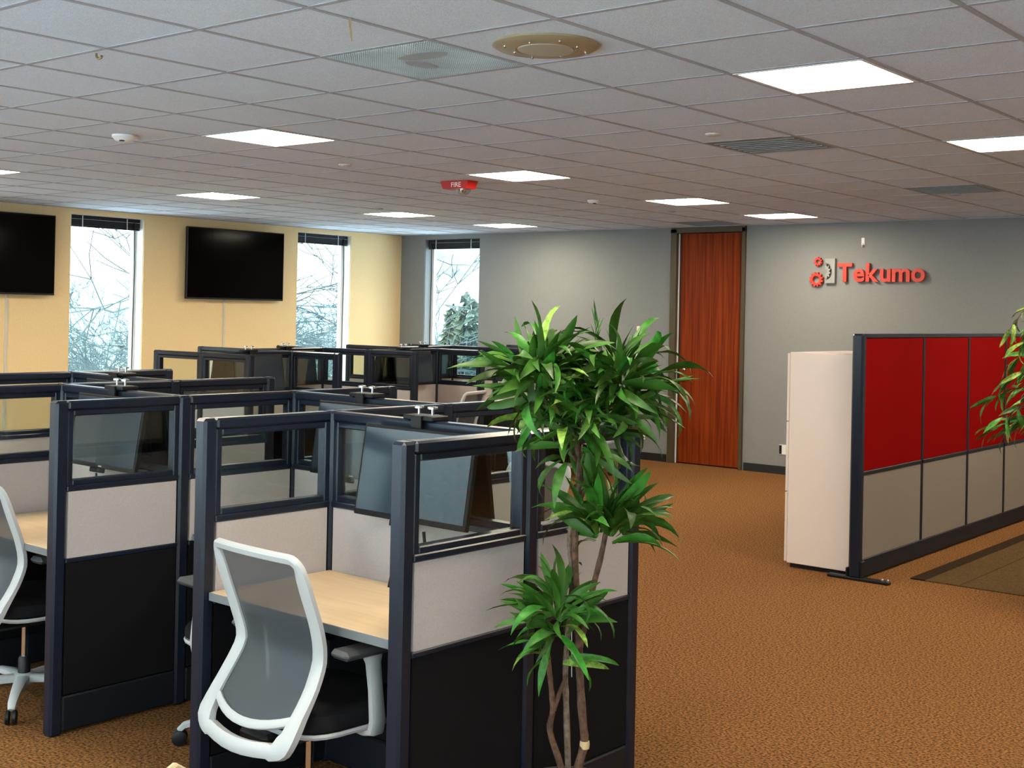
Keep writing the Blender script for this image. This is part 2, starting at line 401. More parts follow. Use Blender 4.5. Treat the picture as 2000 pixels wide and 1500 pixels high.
# tiles: the 300 that show largest are single objects, the rest is one joined piece
cells = []
i0, i1 = int(math.floor((XL - GX) / T)), int(math.ceil((XR - GX) / T)); j0, j1 = int(math.floor((YB - GY) / T)), int(math.ceil((YG - GY) / T))
for i in range(i0, i1):
    for j in range(j0, j1):
        if (i, j) in LIGHTS or (i, j) in VENTS: continue
        xa, xb = max(XL, GX + i * T + 0.010), min(XR, GX + (i + 1) * T - 0.010); ya, yb = max(YB, GY + j * T + 0.010), min(YG, GY + (j + 1) * T - 0.010)
        if xb - xa < 0.02 or yb - ya < 0.02: continue
        size = 0
        P = [pix((x, y, CEIL)) for x in (xa, xb) for y in (ya, yb)]
        if all(P) and min(p[0] for p in P) < 2010 and max(p[0] for p in P) > -10 and max(p[1] for p in P) > 0: size = (xb - xa) * (yb - ya) / P[0][2] ** 3
        cells.append((size, xa, xb, ya, yb))
cells.sort(reverse=True)
rest = MB()
def tile_mesh(w, h): return MB().box(0, w, 0, h, 0.0028, 0.02).mesh('ceiling_tile', 'tile')
for n, (s_, xa, xb, ya, yb) in enumerate(cells):
    if n < 300 and s_ > 0:
        w, h = xb - xa, yb - ya
        put('ceiling_tile', cached(('tile', round(w, 3), round(h, 3)), lambda: tile_mesh(w, h)), ceil, (xa, ya, CEIL))
    else: rest.box(xa, xb, ya, yb, CEIL + 0.0028, CEIL + 0.02)
o = rest.build('ceiling_tile_field', 'tile', ceil); o['kind'] = 'stuff'
for i in range(i0 + 1, i1):
    x = GX + i * T; MB().box(x - 0.012, x + 0.012, YB, YG, CEIL, CEIL + 0.006).build('grid_bar', 'grid', ceil)
for j in range(j0 + 1, j1):
    y = GY + j * T; MB().box(XL, XR, y - 0.012, y + 0.012, CEIL + 0.0005, CEIL + 0.006).build('grid_bar', 'grid', ceil)
MB().box(XL, XL + 0.022, YB, YG, CEIL - 0.004, CEIL + 0.006).build('wall_angle', 'grid', ceil)
MB().box(XL, XR, YG - 0.022, YG, CEIL - 0.004, CEIL + 0.006).build('wall_angle', 'grid', ceil)

# ceiling fixtures
e = tag(empty('ceiling_speaker', (-2.995, 3.845, CEIL)), 'round beige metal ceiling speaker with a perforated centre', 'speaker')
MB().lathe([(0.205, 0.004), (0.207, -0.006), (0.19, -0.016), (0.118, -0.020), (0.112, -0.014)], 40).build('trim_ring', 'beige_metal', e, True)
MB().lathe([(0.112, -0.010), (0.108, -0.021), (0.05, -0.026), (0.004, -0.027)], 32).build('speaker_grille', 'grille', e, True)
for k in range(8):
    a = k * PI / 4 + 0.2; r_ = 0.165 if k % 2 else 0.135
    MB().lathe([(0.006, -0.014), (0.006, -0.022), (0.002, -0.024)], 8, (r_ * math.cos(a), r_ * math.sin(a), 0)).build('screw', 'chrome', e)
e = tag(empty('strobe_alarm', (-6.74, 7.56, CEIL), 0.08), 'red fire strobe alarm with clear dome lens under the ceiling', 'alarm')
m_ = MB(); m_.prism([(-0.14, 0.0), (0.14, 0.0), (0.115, -0.062), (-0.115, -0.062)], -0.065, 0.065); sb = m_.build('alarm_body', 'red_plastic', e)
MB().lathe([(0.062, -0.060), (0.060, -0.080), (0.045, -0.100), (0.02, -0.110), (0.003, -0.112)], 20, (0.045, 0, 0)).build('strobe_lens', 'strobe_lens', e, True)
MB().lathe([(0.026, -0.060), (0.022, -0.085), (0.008, -0.098)], 12, (0.045, 0, 0)).build('flash_tube', 'chrome', e, True)
def text_mesh(body, size, ext, mat, name, bold=0.0):
    cu = bpy.data.curves.new('tmp', 'FONT'); cu.body = body; cu.size = size; cu.extrude = ext; cu.offset = bold; cu.resolution_u = 4
    t = bpy.data.objects.new('tmp', cu); col.objects.link(t); dg = bpy.context.evaluated_depsgraph_get(); dg.update()
    me = bpy.data.meshes.new_from_object(t.evaluated_get(dg)); bpy.data.objects.remove(t); bpy.data.curves.remove(cu)
    me.name = name; me.materials.clear(); me.materials.append(MATS[mat]); return me
put('alarm_lettering', text_mesh('FIRE', 0.055, 0.0008, 'white_plastic', 'alarm_lettering'), sb, (-0.03, -0.068, -0.050), (PI / 2, 0, 0))
def disc(name, label, cat, x, y, prof, mat, extra=None, group=None):
    e = tag(empty(name, (x, y, CEIL)), label, cat, group); MB().lathe(prof, 20).build('housing', mat, e, True)
    if extra: MB().lathe(extra[0], 12, extra[2] if len(extra) > 2 else (0, 0, 0)).build('sensor', extra[1], e, True)
    return e
disc('ceiling_sensor', 'white dome sensor on the ceiling above the left cubicles', 'sensor', -6.754, 4.487, [(0.075, 0.0), (0.075, -0.012), (0.055, -0.034), (0.02, -0.04), (0.004, -0.041)], 'white_plastic', ([(0.018, -0.030), (0.016, -0.042)], 'black_plastic', (0.02, -0.03, 0)))
disc('ceiling_sensor', 'tiny white dome sensor on the ceiling between strobe and door', 'sensor', -6.734, 9.41, [(0.06, 0.0), (0.06, -0.01), (0.045, -0.028), (0.004, -0.034)], 'white_plastic', ([(0.016, -0.024), (0.014, -0.036)], 'black_plastic', (0.02, -0.02, 0)))
for x, y, lb in ((-6.68, 6.26, 'small sprinkler cover on the ceiling between two light panels'), (-3.66, 6.26, 'small pinkish sprinkler cover beside the plain grey vent'), (-9.3, 9.2, 'small sprinkler cover far off before the beige-wall windows'), (-6.75, 10.75, 'small dark sprinkler cover near the door-side light panel'), (-3.72, 10.25, 'small sprinkler cover beyond the dim vent above the red partition')):
    disc('sprinkler_cover', lb, 'sprinkler', x, y, [(0.045, 0.0), (0.045, -0.006), (0.038, -0.012), (0.004, -0.013)], 'cream_plastic' if y < 7 else 'grid', None, 'sprinkler covers')
e = tag(empty('tape_strip', (-3.307, 3.10, CEIL)), 'brown strip hanging from the ceiling near the vent', 'tape')
MB().add([(0, 0, 0), (0.012, 0, 0), (0.016, 0.004, -0.05), (0.022, 0, -0.085), (0.017, 0, -0.085), (0.006, 0.004, -0.05)], [(0, 1, 2, 5), (5, 2, 3, 4)]).build('strip', 'tape', e)
e = tag(empty('ceiling_hook', (-4.655, 2.95, CEIL)), 'small curled brown hook on the ceiling grid, upper left', 'hook')
MB().tube([(0, 0, 0.002), (0.002, 0, -0.012), (0.012, 0.004, -0.022), (0.026, 0.006, -0.020), (0.034, 0.004, -0.012)], 0.005, 6).build('hook_wire', 'tape', e, True)

# ------------------------------------------------------------------ cubicles
ZT = 1.3466; TH = 0.056; S = 0.9868; SEG = [0.0, 0.613, 1.2415, 1.900]
def seg_meshes(L):
    """meshes of one panel bay of clear length L between posts, from y=0 to L"""
    h = TH / 2
    def rail(): return MB().cbox(-h, h, 0, L, ZT - 0.038, ZT, 0.007).mesh('top_rail', 'slate_frame')
    def gframe():
        m = MB(); a = 0.022; f = 0.026
        m.cbox(-a, a, 0, f, 1.0, ZT - 0.038, 0.004); m.cbox(-a, a, L - f, L, 1.0, ZT - 0.038, 0.004)
        m.cbox(-a, a, f, L - f, 1.002, 1.026, 0.004); m.cbox(-a, a, f, L - f, ZT - 0.062, ZT - 0.038, 0.004)
        return m.mesh('glass_frame', 'slate_frame')
    def pane(): return MB().box(-0.003, 0.003, 0.026, L - 0.026, 1.026, ZT - 0.062).mesh('glass_pane', 'cubicle_glass')
    def mid(): return MB().cbox(-h, h, 0, L, 0.980, 1.004, 0.004).mesh('middle_rail', 'slate_frame')
    def fab(): return MB().cbox(-h + 0.004, h - 0.004, 0.008, L - 0.008, 0.708, 0.982, 0.003).mesh('fabric_panel', 'fabric')
    def low_rail(): return MB().cbox(-h, h, 0, L, 0.690, 0.710, 0.004).mesh('lower_rail', 'slate_frame')
    def low(): return MB().cbox(-h + 0.004, h - 0.004, 0.004, L - 0.004, 0.158, 0.692, 0.003).mesh('lower_panel', 'lower_panel')
    def base(): return MB().cbox(-h + 0.001, h - 0.001, 0, L, 0.012, 0.154, 0.006).mesh('base_panel', 'slate_dark')
    k = round(L, 4)
    return [(n, cached((n, k), fn)) for n, fn in (('top_rail', rail), ('glass_frame', gframe), ('glass_pane', pane), ('middle_rail', mid), ('fabric_panel', fab), ('lower_rail', low_rail), ('lower_panel', low), ('base_panel', base))]
def add_seg(parent, y0, L):
    fr = None
    for n, me in seg_meshes(L):
        if n == 'glass_pane': o = put(n, me, fr)
        else: o = put(n, me, parent, (0, y0, 0))
        if n == 'glass_frame': fr = o
POST = MB().cbox(-TH / 2 - 0.002, TH / 2 + 0.002, -TH / 2, TH / 2, 0.0, ZT + 0.001, 0.010).mesh('post', 'slate_frame')
FOOT = MB().lathe([(0.016, 0.0), (0.016, 0.012), (0.008, 0.014)], 10).mesh('foot', 'black_rubber')
def wing(loc, rz, nseg, label, group):
    e = tag(empty('cubicle_partition', loc, rz), label, 'partition', group)
    cs = [SEG[0] + TH / 2] + SEG[1:nseg] + [SEG[nseg] - TH / 2]
    for c in cs: put('post', POST, e, (0, c, 0))
    for a, b in zip(cs[:-1], cs[1:]): add_seg(e, a + TH / 2, b - a - TH)
    return e
def spine(loc, rz, label, group):
    e = tag(empty('cubicle_partition', loc, rz), label, 'partition', group)
    add_seg(e, TH / 2 + 0.003, S - TH - 0.006); return e
def desk(loc, rz, label, group, depth=0.555):
    """local x along the spine from 0, local y away from the spine from 0 (back) to depth (front)"""
    e = tag(empty('cubicle_desk', loc, rz), label, 'desk', group); w = S - TH - 0.012; x0 = TH / 2 + 0.006
    put('desktop', cached(('dt', depth), lambda: MB().cbox(x0, x0 + w, 0, depth - 0.003, 0.712, 0.740, 0.002).mesh('desktop', 'maple')), e)
    put('edge_band', cached(('eb', depth), lambda: MB().cbox(x0, x0 + w, depth - 0.003, depth + 0.002, 0.711, 0.7395, 0.001).mesh('edge_band', 'edge_grey')), e)
    for xx in (x0 + 0.004, x0 + w - 0.034):
        put('bracket', cached(('br', xx, depth), lambda: MB().prism([(0.0, 0.711), (depth * 0.8, 0.711), (depth * 0.8, 0.690), (0.03, 0.48), (0.0, 0.48)], xx, xx + 0.03, 'yz').mesh('bracket', 'slate_dark')), e)
    return e
MW, MH = 0.555, 0.330
def mount(loc, rz, label, group):
    e = tag(empty('monitor_mount', loc, rz), label, 'clamp', group); x = 0.0
    def body():
        m = MB(); m.cbox(-0.075, 0.075, -0.042, 0.042, ZT + 0.0005, ZT + 0.018, 0.003)
        for s_ in (-1, 1): m.cbox(-0.026, 0.026, s_ * 0.046 - 0.006, s_ * 0.046 + 0.006, 1.18, ZT + 0.018, 0.002)
        return m.mesh('clamp_body', 'black_plastic')
    put('clamp_body', cached('cb', body), e)
    def screw(): return MB().lathe([(0.005, 0), (0.005, 0.022), (0.019, 0.024), (0.019, 0.031), (0.006, 0.034)], 12).mesh('thumb_screw', 'chrome', True)
    for sx in (-0.034, 0.034): put('thumb_screw', cached('ts', screw), e, (sx, 0.0, ZT + 0.017))
    return e
def monitor(loc, rz, label, group, cable=True):
    """local -y is the viewing side; origin on the spine centre line at floor height"""
    e = tag(empty('monitor', loc, rz), label, 'monitor', group)
    zc, yc, tilt = 1.158, -0.094, math.radians(-9)
    R = (tilt, 0, 0); L = (0.045, yc, zc)
    def shell():
        m = MB(); m.cbox(-MW / 2, MW / 2, -0.010, 0.012, -MH / 2, MH / 2, 0.003); m.cbox(-0.17, 0.17, 0.012, 0.034, -0.12, 0.12, 0.010); return m.mesh('monitor_shell', 'monitor_shell')
    sh = put('monitor_shell', cached('msh', shell), e, L, R)
    put('screen', cached('scr', lambda: MB().box(-MW / 2 + 0.012, MW / 2 - 0.012, -0.0118, -0.0102, -MH / 2 + 0.020, MH / 2 - 0.012).mesh('screen', 'screen')), sh)
    put('maker_mark', cached('mmk', lambda: MB().box(-0.012, 0.012, -0.0112, -0.0101, -MH / 2 + 0.006, -MH / 2 + 0.012).mesh('maker_mark', 'steel')), sh)
    put('port_cover', cached('pc', lambda: MB().cbox(-0.10, -0.015, 0.0, 0.03, -MH / 2 - 0.022, -MH / 2 - 0.001, 0.003).mesh('port_cover', 'monitor_shell')), sh)
    if cable:
        put('cable', cached('cab1', lambda: MB().tube([(-0.03, -0.10, 0.965), (-0.025, -0.10, 0.90), (-0.06, -0.09, 0.82), (-0.09, -0.08, 0.742)], 0.005, 6).mesh('cable', 'black_rubber', True)), e)
        put('cable', cached('cab2', lambda: MB().tube([(0.09, -0.09, 0.965), (0.10, -0.09, 0.90), (0.105, -0.07, 0.82), (0.10, -0.06, 0.742)], 0.006, 6).mesh('cable', 'black_rubber', True)), e)
    return e
def rot2(o, th, x, y):
    c, s_ = math.cos(th), math.sin(th); return (o[0] + x * c - y * s_, o[1] + x * s_ + y * c, 0)

# near cluster: wings k = 0..4 run along +y, spines between them
O1, TH1 = (-2.6532, 2.7221), -0.0248
GN = 'front cubicle cluster partitions'
WL = ['navy cubicle side wall right beside the potted plant and the open carpet', 'navy cubicle side wall left of the nearest white mesh chair', 'navy cubicle side wall with a tilted monitor showing through its front glass', 'navy cubicle side wall, third from the front, ending before the beige wall', 'navy cubicle side wall farthest left in the front cluster, below the window']
for k in range(5):
    wing(rot2(O1, TH1, -k * S, 0), TH1, 2 if k == 0 else 3, WL[k], GN)
SB = [SEG[1], SEG[2], SEG[1], SEG[2]]
PL = ['navy cubicle back wall behind the desk of the nearest white mesh chair', 'navy cubicle back wall in the bay one left of the nearest desk', 'navy cubicle back wall behind the desk at the left picture edge', 'navy cubicle back wall at the far left, clamp in front of the window']
BAYN = ['front bay by the plant', 'second front bay from the plant', 'third front bay from the plant', 'fourth front bay, below the window']
for k in range(4):
    b = SB[k]
    spine(rot2(O1, TH1, -(k + 1) * S, b), TH1 - PI / 2, PL[k], GN)
    mid = rot2(O1, TH1, -(k + 0.49) * S, b)
    mount(mid, TH1, 'black monitor clamp with two silver screws above the ' + BAYN[k], 'monitor clamps')
    monitor(mid, TH1, 'black tilted monitor facing the camera in the ' + BAYN[k], 'hanging monitors')
    monitor(mid, TH1 + PI, 'black monitor facing away from the camera in the ' + BAYN[k], 'hanging monitors')
    # near-side desk: front towards -y
    desk(rot2(O1, TH1, -k * S, b - TH / 2), TH1 + PI, 'maple-topped desk on the camera side of the ' + BAYN[k], 'cubicle desks')
    desk(rot2(O1, TH1, -(k + 1) * S, b + TH / 2), TH1, 'maple-topped desk on the far side of the ' + BAYN[k], 'cubicle desks')

# far cluster: wings j = 0..5 run along -x
O2, TH2, S2 = (-8.1011, 6.6183), 0.0414, 1.0138
GF = 'far cubicle cluster partitions'
WF = ['far cubicle side wall nearest the camera, first of six toward the grey wall', 'far cubicle side wall, second of six toward the grey wall', 'far cubicle side wall, third of six toward the grey wall', 'far cubicle side wall, fourth of six, left of the potted plant crown', 'far cubicle side wall, fifth of six, half hidden by the potted plant', 'far cubicle side wall, last of six, closest to the grey wall']
for j in range(6):
    wing(rot2(O2, TH2, 0, j * S2), TH2 + PI / 2, 2 if j in (0, 5) else 3, WF[j], GF)
S_near = S; S = S2
BF = [SEG[1], SEG[2], SEG[1], SEG[2], SEG[1]]
ORD = ['first', 'second', 'third', 'fourth', 'fifth']
CACHE_N = CACHE; CACHE = {}
for j in range(5):
    b = BF[j]; nm = ORD[j] + ' far cubicle bay from the camera'
    spine(rot2(O2, TH2, -b, j * S2), TH2, 'navy cubicle back wall in the ' + nm, GF)
    mid = rot2(O2, TH2, -b, (j + 0.49) * S2)
    mount(mid, TH2 + PI / 2, 'small black monitor clamp in the ' + nm, 'monitor clamps')
    monitor(mid, TH2 + PI / 2, 'black monitor turned to the carpet aisle in the ' + nm, 'hanging monitors')
    monitor(mid, TH2 - PI / 2, 'black monitor turned to the beige wall in the ' + nm, 'hanging monitors')
    desk(rot2(O2, TH2, -b + TH / 2, (j + 1) * S2), TH2 - PI / 2, 'maple-topped desk on the aisle side of the ' + nm, 'cubicle desks')
    desk(rot2(O2, TH2, -b - TH / 2, j * S2), TH2 + PI / 2, 'maple-topped desk on the window side of the ' + nm, 'cubicle desks')

# ------------------------------------------------------------------ task chairs
def lerp_prof(z):
    P = [(0.375, -0.262), (0.42, -0.252), (0.48, -0.215), (0.56, -0.162), (0.61, -0.133), (0.645, -0.122), (0.68, -0.126), (0.76, -0.152), (0.86, -0.190), (0.95, -0.222), (0.985, -0.236)]
    for (a, ya), (b, yb) in zip(P[:-1], P[1:]):
        if z <= b: return ya + (yb - ya) * (z - a) / (b - a)
    return P[-1][1]
def surf_n(z):
    dy = (lerp_prof(z + 0.012) - lerp_prof(z - 0.012)) / 0.024
    return Vector((0, 1, -dy)).normalized()
def make_chair():
    e = empty('task_chair', (0, 0, 0))
    # back frame loop in (x, z) laid on the curved back surface
    HWT, HWB, ZTOP, ZBOT, RC = 0.217, 0.218, 0.970, 0.385, 0.065
    loop = []
    def hwid(z): return HWB + (HWT - HWB) * (z - ZBOT) / (ZTOP - ZBOT) - 0.012 * math.exp(-((z - 0.64) / 0.07) ** 2)
    zs = [0.46 + (0.925 - 0.46) * k / 18 for k in range(19)]
    for z in reversed(zs): loop.append((-hwid(z), z))                      # left rail, downwards
    for k in range(1, 7):
        a = PI + k * (PI / 2) / 7; loop.append((-HWB + RC + RC * math.cos(a), 0.445 + RC * math.sin(a)))
    for k in range(7): loop.append((-HWB + RC + (2 * HWB - 2 * RC) * k / 6, ZBOT - 0.012 * math.sin(PI * k / 6)))
    for k in range(1, 7):
        a = -PI / 2 + k * (PI / 2) / 7; loop.append((HWB - RC + RC * math.cos(a), 0.445 + RC * math.sin(a)))
    for z in zs: loop.append((hwid(z), z))
    for k in range(1, 5):
        a = k * (PI / 2) / 5; loop.append((HWT - 0.030 + 0.030 * math.cos(a), ZTOP - 0.035 + 0.035 * math.sin(a)))
    for k in range(9): loop.append((HWT - 0.032 - (2 * HWT - 0.064) * k / 8, ZTOP + 0.004 * math.sin(PI * k / 8)))
    for k in range(1, 5):
        a = PI / 2 + k * (PI / 2) / 5; loop.append((-HWT + 0.030 + 0.030 * math.cos(a), ZTOP - 0.035 + 0.035 * math.sin(a)))
    path = []; N = len(loop)
    for x, z in loop:
        bow = 0.035 * (1 - (x / 0.23) ** 2)
        path.append(Vector((x, lerp_prof(z) - bow * 0.9, z)))
    wid, nrm, ws, ts = [], [], [], []
    for i in range(N):
        t = (path[(i + 1) % N] - path[i - 1]).normalized(); x, z = loop[i]
        n = surf_n(z); n = (n - t * n.dot(t)).normalized(); wv = t.cross(n).normalized()
        wid.append(wv); nrm.append(n)
        side = min(1.0, abs(x) / 0.19)
        low = z < 0.50
        ws.append(0.030 + (0.026 if abs(x) > 0.185 and z < 0.93 else 0.0) + (0.018 if z < 0.44 else 0)); ts.append(0.026 + (0.012 if z < 0.5 else 0))
    for _ in range(2): ws = [(ws[i - 1] + ws[i] * 2 + ws[(i + 1) % N]) / 4 for i in range(N)]; ts = [(ts[i - 1] + ts[i] * 2 + ts[(i + 1) % N]) / 4 for i in range(N)]
    bf = MB().sweep(path, wid, nrm, ws, ts).build('back_frame', 'chair_white', e, True)
    # mesh
    m = MB(); nx, nz_ = 12, 22; z0, z1 = 0.470, 0.958
    for r in range(nz_ + 1):
        z = z0 + (z1 - z0) * r / nz_
        for c in range(nx + 1):
            u = -1 + 2 * c / nx; zz = z - (0.03 * (1 - u * u) if r < 4 else 0) * (1 - r / 4 if r < 4 else 0)
            x = u * (hwid(z) - 0.018); m.v.append((x, lerp_prof(zz) - 0.0315 * (1 - (x / 0.23) ** 2) + 0.006, zz))
    for r in range(nz_):
        for c in range(nx): a = r * (nx + 1) + c; m.f.append((a, a + 1, a + nx + 2, a + nx + 1))
    m.build('mesh_back', 'chair_mesh', e, True)
    lb = []
    for k in range(11):
        u = -1 + 2 * k / 10; z = 0.472 - 0.034 * (1 - u * u); x = u * 0.195
        lb.append(Vector((x, lerp_prof(z) - 0.0315 * (1 - (x / 0.23) ** 2) + 0.004, z)))
    MB().sweep(lb, [surf_n(0.46).cross(Vector((1, 0, 0)))] * 11, [surf_n(0.46)] * 11, [0.030] * 11, [0.020] * 11, False).build('lower_bar', 'chair_white', e, True)
    # seat
    def outline(sc_, z, dz=0.0):
        o = []
        for k in range(28):
            a = 2 * PI * k / 28; ca, sa = math.cos(a), math.sin(a)
            x = math.copysign(abs(ca) ** 0.5, ca) * 0.245 * sc_; y = math.copysign(abs(sa) ** 0.5, sa) * 0.235 * sc_ + 0.035
            o.append((x, y, z + dz * (y - 0.035)))
        return o
    m = MB(); rings = [(0.93, 0.412), (1.0, 0.425), (1.0, 0.452), (0.96, 0.470), (0.80, 0.476), (0.4, 0.470)]
    for s_, z in rings: m.v += outline(s_, z)
    for i in range(len(rings) - 1):
        for k in range(28): m.f.append((i * 28 + k, i * 28 + (k + 1) % 28, (i + 1) * 28 + (k + 1) % 28, (i + 1) * 28 + k))
    m.f.append(tuple(reversed(range(28)))); m.f.append(tuple(range(5 * 28, 6 * 28)))
    m.build('seat', 'chair_black', e, True)
    m = MB(); rings = [(0.90, 0.398), (1.0, 0.402), (1.012, 0.410), (1.0, 0.418), (0.92, 0.414)]
    for s_, z in rings: m.v += outline(s_, z)
    for i in range(len(rings) - 1):
        for k in range(28): m.f.append((i * 28 + k, i * 28 + (k + 1) % 28, (i + 1) * 28 + (k + 1) % 28, (i + 1) * 28 + k))
    m.f.append(tuple(reversed(range(28)))); m.f.append(tuple(range(4 * 28, 5 * 28)))
    m.build('seat_rim', 'chair_white', e, True)
    MB().cbox(-0.012, 0.028, 0.262, 0.2745, 0.430, 0.436, 0.001).build('seat_tag', 'steel', e)
    MB().cbox(-0.075, 0.075, -0.235, 0.12, 0.340, 0.400, 0.014).build('tilt_mechanism', 'black_plastic', e)
    # arms
    for s_ in (-1, 1):
        m = MB()
        pth = [Vector((s_ * 0.14, 0.06, 0.388)), Vector((s_ * 0.225, 0.06, 0.386)), Vector((s_ * 0.262, 0.058, 0.397)), Vector((s_ * 0.272, 0.055, 0.435)), Vector((s_ * 0.272, 0.045, 0.53)), Vector((s_ * 0.270, 0.035, 0.62)), Vector((s_ * 0.268, 0.03, 0.655))]
        wv = [Vector((0, 1, 0))] * 7; nv = []
        for i in range(7):
            t = (pth[min(i + 1, 6)] - pth[max(i - 1, 0)]).normalized(); nv.append(t.cross(wv[i]).normalized())
        m.sweep(pth, wv, nv, [0.055, 0.058, 0.060, 0.056, 0.050, 0.052, 0.075], [0.022, 0.024, 0.032, 0.034, 0.030, 0.032, 0.040], False)
        arm = m.build('arm', 'chair_white', e, True)
        m = MB(); m.cbox(s_ * 0.268 - 0.043, s_ * 0.268 + 0.043, -0.11, 0.145, 0.653, 0.682, 0.012); m.build('arm_pad', 'arm_pad', arm)
    MB().lathe([(0.026, 0.10), (0.026, 0.19), (0.022, 0.195), (0.022, 0.20)], 16).build('column_cover', 'black_plastic', e, True)
    MB().lathe([(0.014, 0.19), (0.014, 0.345)], 16).build('gas_lift', 'chrome', e, True)
    MB().lathe([(0.030, 0.075), (0.046, 0.085), (0.048, 0.118), (0.034, 0.128)], 20).build('base_hub', 'chair_white', e, True)
    for k in range(5):
        a = PI / 2 + 0.3 + k * 2 * PI / 5; dr = Vector((math.cos(a), math.sin(a), 0))
        pth = [dr * 0.025 + Vector((0, 0, 0.105)), dr * 0.12 + Vector((0, 0, 0.106)), dr * 0.22 + Vector((0, 0, 0.096)), dr * 0.295 + Vector((0, 0, 0.078)), dr * 0.315 + Vector((0, 0, 0.058))]
        sv = Vector((-dr.y, dr.x, 0)); nv = []
        for i in range(5):
            t = (pth[min(i + 1, 4)] - pth[max(i - 1, 0)]).normalized(); nv.append(t.cross(sv).normalized())
        lg = MB().sweep(pth, [sv] * 5, nv, [0.062, 0.052, 0.042, 0.036, 0.028], [0.036, 0.034, 0.028, 0.026, 0.024], False).build('leg', 'chair_white', e, True)
        c = MB(); ctr = dr * 0.312
        for s_ in (-1, 1):
            q = ctr + sv * (s_ * 0.014); pr = [(0.024, -0.009), (0.030, -0.006), (0.030, 0.006), (0.024, 0.009)]
            ring = []
            base = len(c.v); n = 16
            for rr, hh in pr:
                for g in range(n):
                    t_ = 2 * PI * g / n; c.v.append(tuple(q + sv * hh + dr * (rr * math.cos(t_)) + Vector((0, 0, 0.0305 + rr * math.sin(t_)))))
            for i in range(3):
                for g in range(n): c.f.append((base + i * n + g, base + i * n + (g + 1) % n, base + (i + 1) * n + (g + 1) % n, base + (i + 1) * n + g))
            c.f.append(tuple(base + g for g in range(n))); c.f.append(tuple(base + 3 * n + g for g in range(n)))
        c.build('caster', 'black_plastic', lg, True)
    return e
chair = make_chair()
GC = 'white framed task chairs'
CH = [(-3.135, 2.835, -0.07, 'white-framed grey mesh task chair in the foreground at the nearest desk'),
      (-5.115, 2.955, -0.03, 'white-framed task chair cut by the left edge of the picture'),
      (-3.955, 3.31, 1.5, 'white-framed task chair almost hidden behind the nearest cubicle side wall'),
      (-4.92, 4.62, PI + 0.3, 'white-framed task chair behind the third cubicle bay, seen through glass'),
      (-3.98, 4.85, PI - 0.2, 'white-framed task chair behind the second cubicle bay, seen through glass'),
      (-8.02, 8.98, PI / 2 + 0.25, 'white-framed task chair at the third far bay, back showing above the front partitions'),
      (-7.98, 11.02, PI / 2 - 0.2, 'white-framed task chair behind the plant, only its star base showing'),
      (-10.4, 8.1, -PI / 2 + 0.2, 'white-framed task chair on the window side of the second far bay'),
      (-10.0, 9.2, -PI / 2 - 0.2, 'white-framed task chair on the window side of the third far bay')]
for n, (x, y, r_, lb) in enumerate(CH):
    c = chair if n == 0 else copy_tree(chair)
    c.location = (x, y, 0); c.rotation_euler = (0, 0, r_); tag(c, lb, 'chair', GC)
    if n == 2:
        for g in KIDS(c):
            if g.name.startswith('leg'): g.rotation_euler = (0, 0, math.radians(35))

# woven chair top at the lower picture edge
e = tag(empty('woven_chair', (-2.265, 1.688, -0.042), -0.9), 'woven cream chair back peeking over the lower edge of the picture', 'chair')
pth = [Vector((-0.20, 0, 0.40)), Vector((-0.215, -0.02, 0.60)), Vector((-0.19, -0.04, 0.70)), Vector((-0.12, -0.055, 0.742)), Vector((0, -0.06, 0.752)), Vector((0.12, -0.055, 0.742)), Vector((0.19, -0.04, 0.70)), Vector((0.215, -0.02, 0.60)), Vector((0.20, 0, 0.40))]
MB().tube(pth, 0.010, 8).build('back_frame', 'wicker', e, True)
w_ = MB()
for k in range(30):
    z = 0.42 + k * 0.0112; hw_ = 0.21 if z < 0.62 else (0.21 - (z - 0.62) * 0.3 if z < 0.70 else max(0.05, 0.186 - (z - 0.70) * 1.8)); y_ = -(z - 0.4) * 0.16
    w_.tube([(-hw_, y_, z)] + [(-hw_ + 2 * hw_ * q / 16, y_ + (0.006 if (q + k) % 2 else -0.006), z) for q in range(1, 16)] + [(hw_, y_, z)], 0.0058, 5)
o = w_.build('weave', 'wicker', e, True); o['kind'] = 'stuff'
for k in range(15):
    x = -0.17 + k * 0.0243; zt = 0.735 - max(0, abs(x) - 0.09) * 0.6
    MB().tube([(x, -0.002, 0.41), (x, -0.052, zt)], 0.004, 5).build('stake', 'wicker_dark', e)
MB().cbox(-0.22, 0.22, 0.0, 0.44, 0.40, 0.45, 0.015).build('seat', 'wicker', e)
for sx in (-0.2, 0.2):
    for yy in (0.02, 0.42): MB().tube([(sx, yy, 0.41), (sx * 1.06, yy, 0.042)], [0.018, 0.013], 8).build('leg', 'wicker', e, True)

# ------------------------------------------------------------------ televisions and wall items
def tv(y0, y1, label):
    e = tag(empty('television', (XL, (y0 + y1) / 2, 0)), label, 'television', 'wall televisions'); w = (y1 - y0) / 2
    b = MB().cbox(0.075, 0.115, -w, w, 1.815, 2.668, 0.004).build('tv_body', 'black_plastic', e)
    MB().box(0.1145, 0.1165, -w + 0.012, w - 0.012, 1.835, 2.656).build('screen', 'tv_screen', b)
    MB().cbox(0.0, 0.075, -0.25, 0.25, 2.02, 2.45, 0.004).build('wall_bracket', 'black_plastic', e)
tv(9.075, 10.545, 'black flat television on the beige wall between the two windows')
tv(5.905, 7.378, 'black flat television on the beige wall cut by the left edge')
for y, lb in ((9.71, 'thin white cable cover below the middle television'), (6.90, 'thin white cable cover below the left television')):
    e = tag(empty('cable_cover', (XL, y, 0)), lb, 'cable cover', 'cable covers on the beige wall')
    MB().cbox(0.0, 0.012, -0.014, 0.014, 0.09, 1.85, 0.003).build('channel', 'cream_plastic', e)
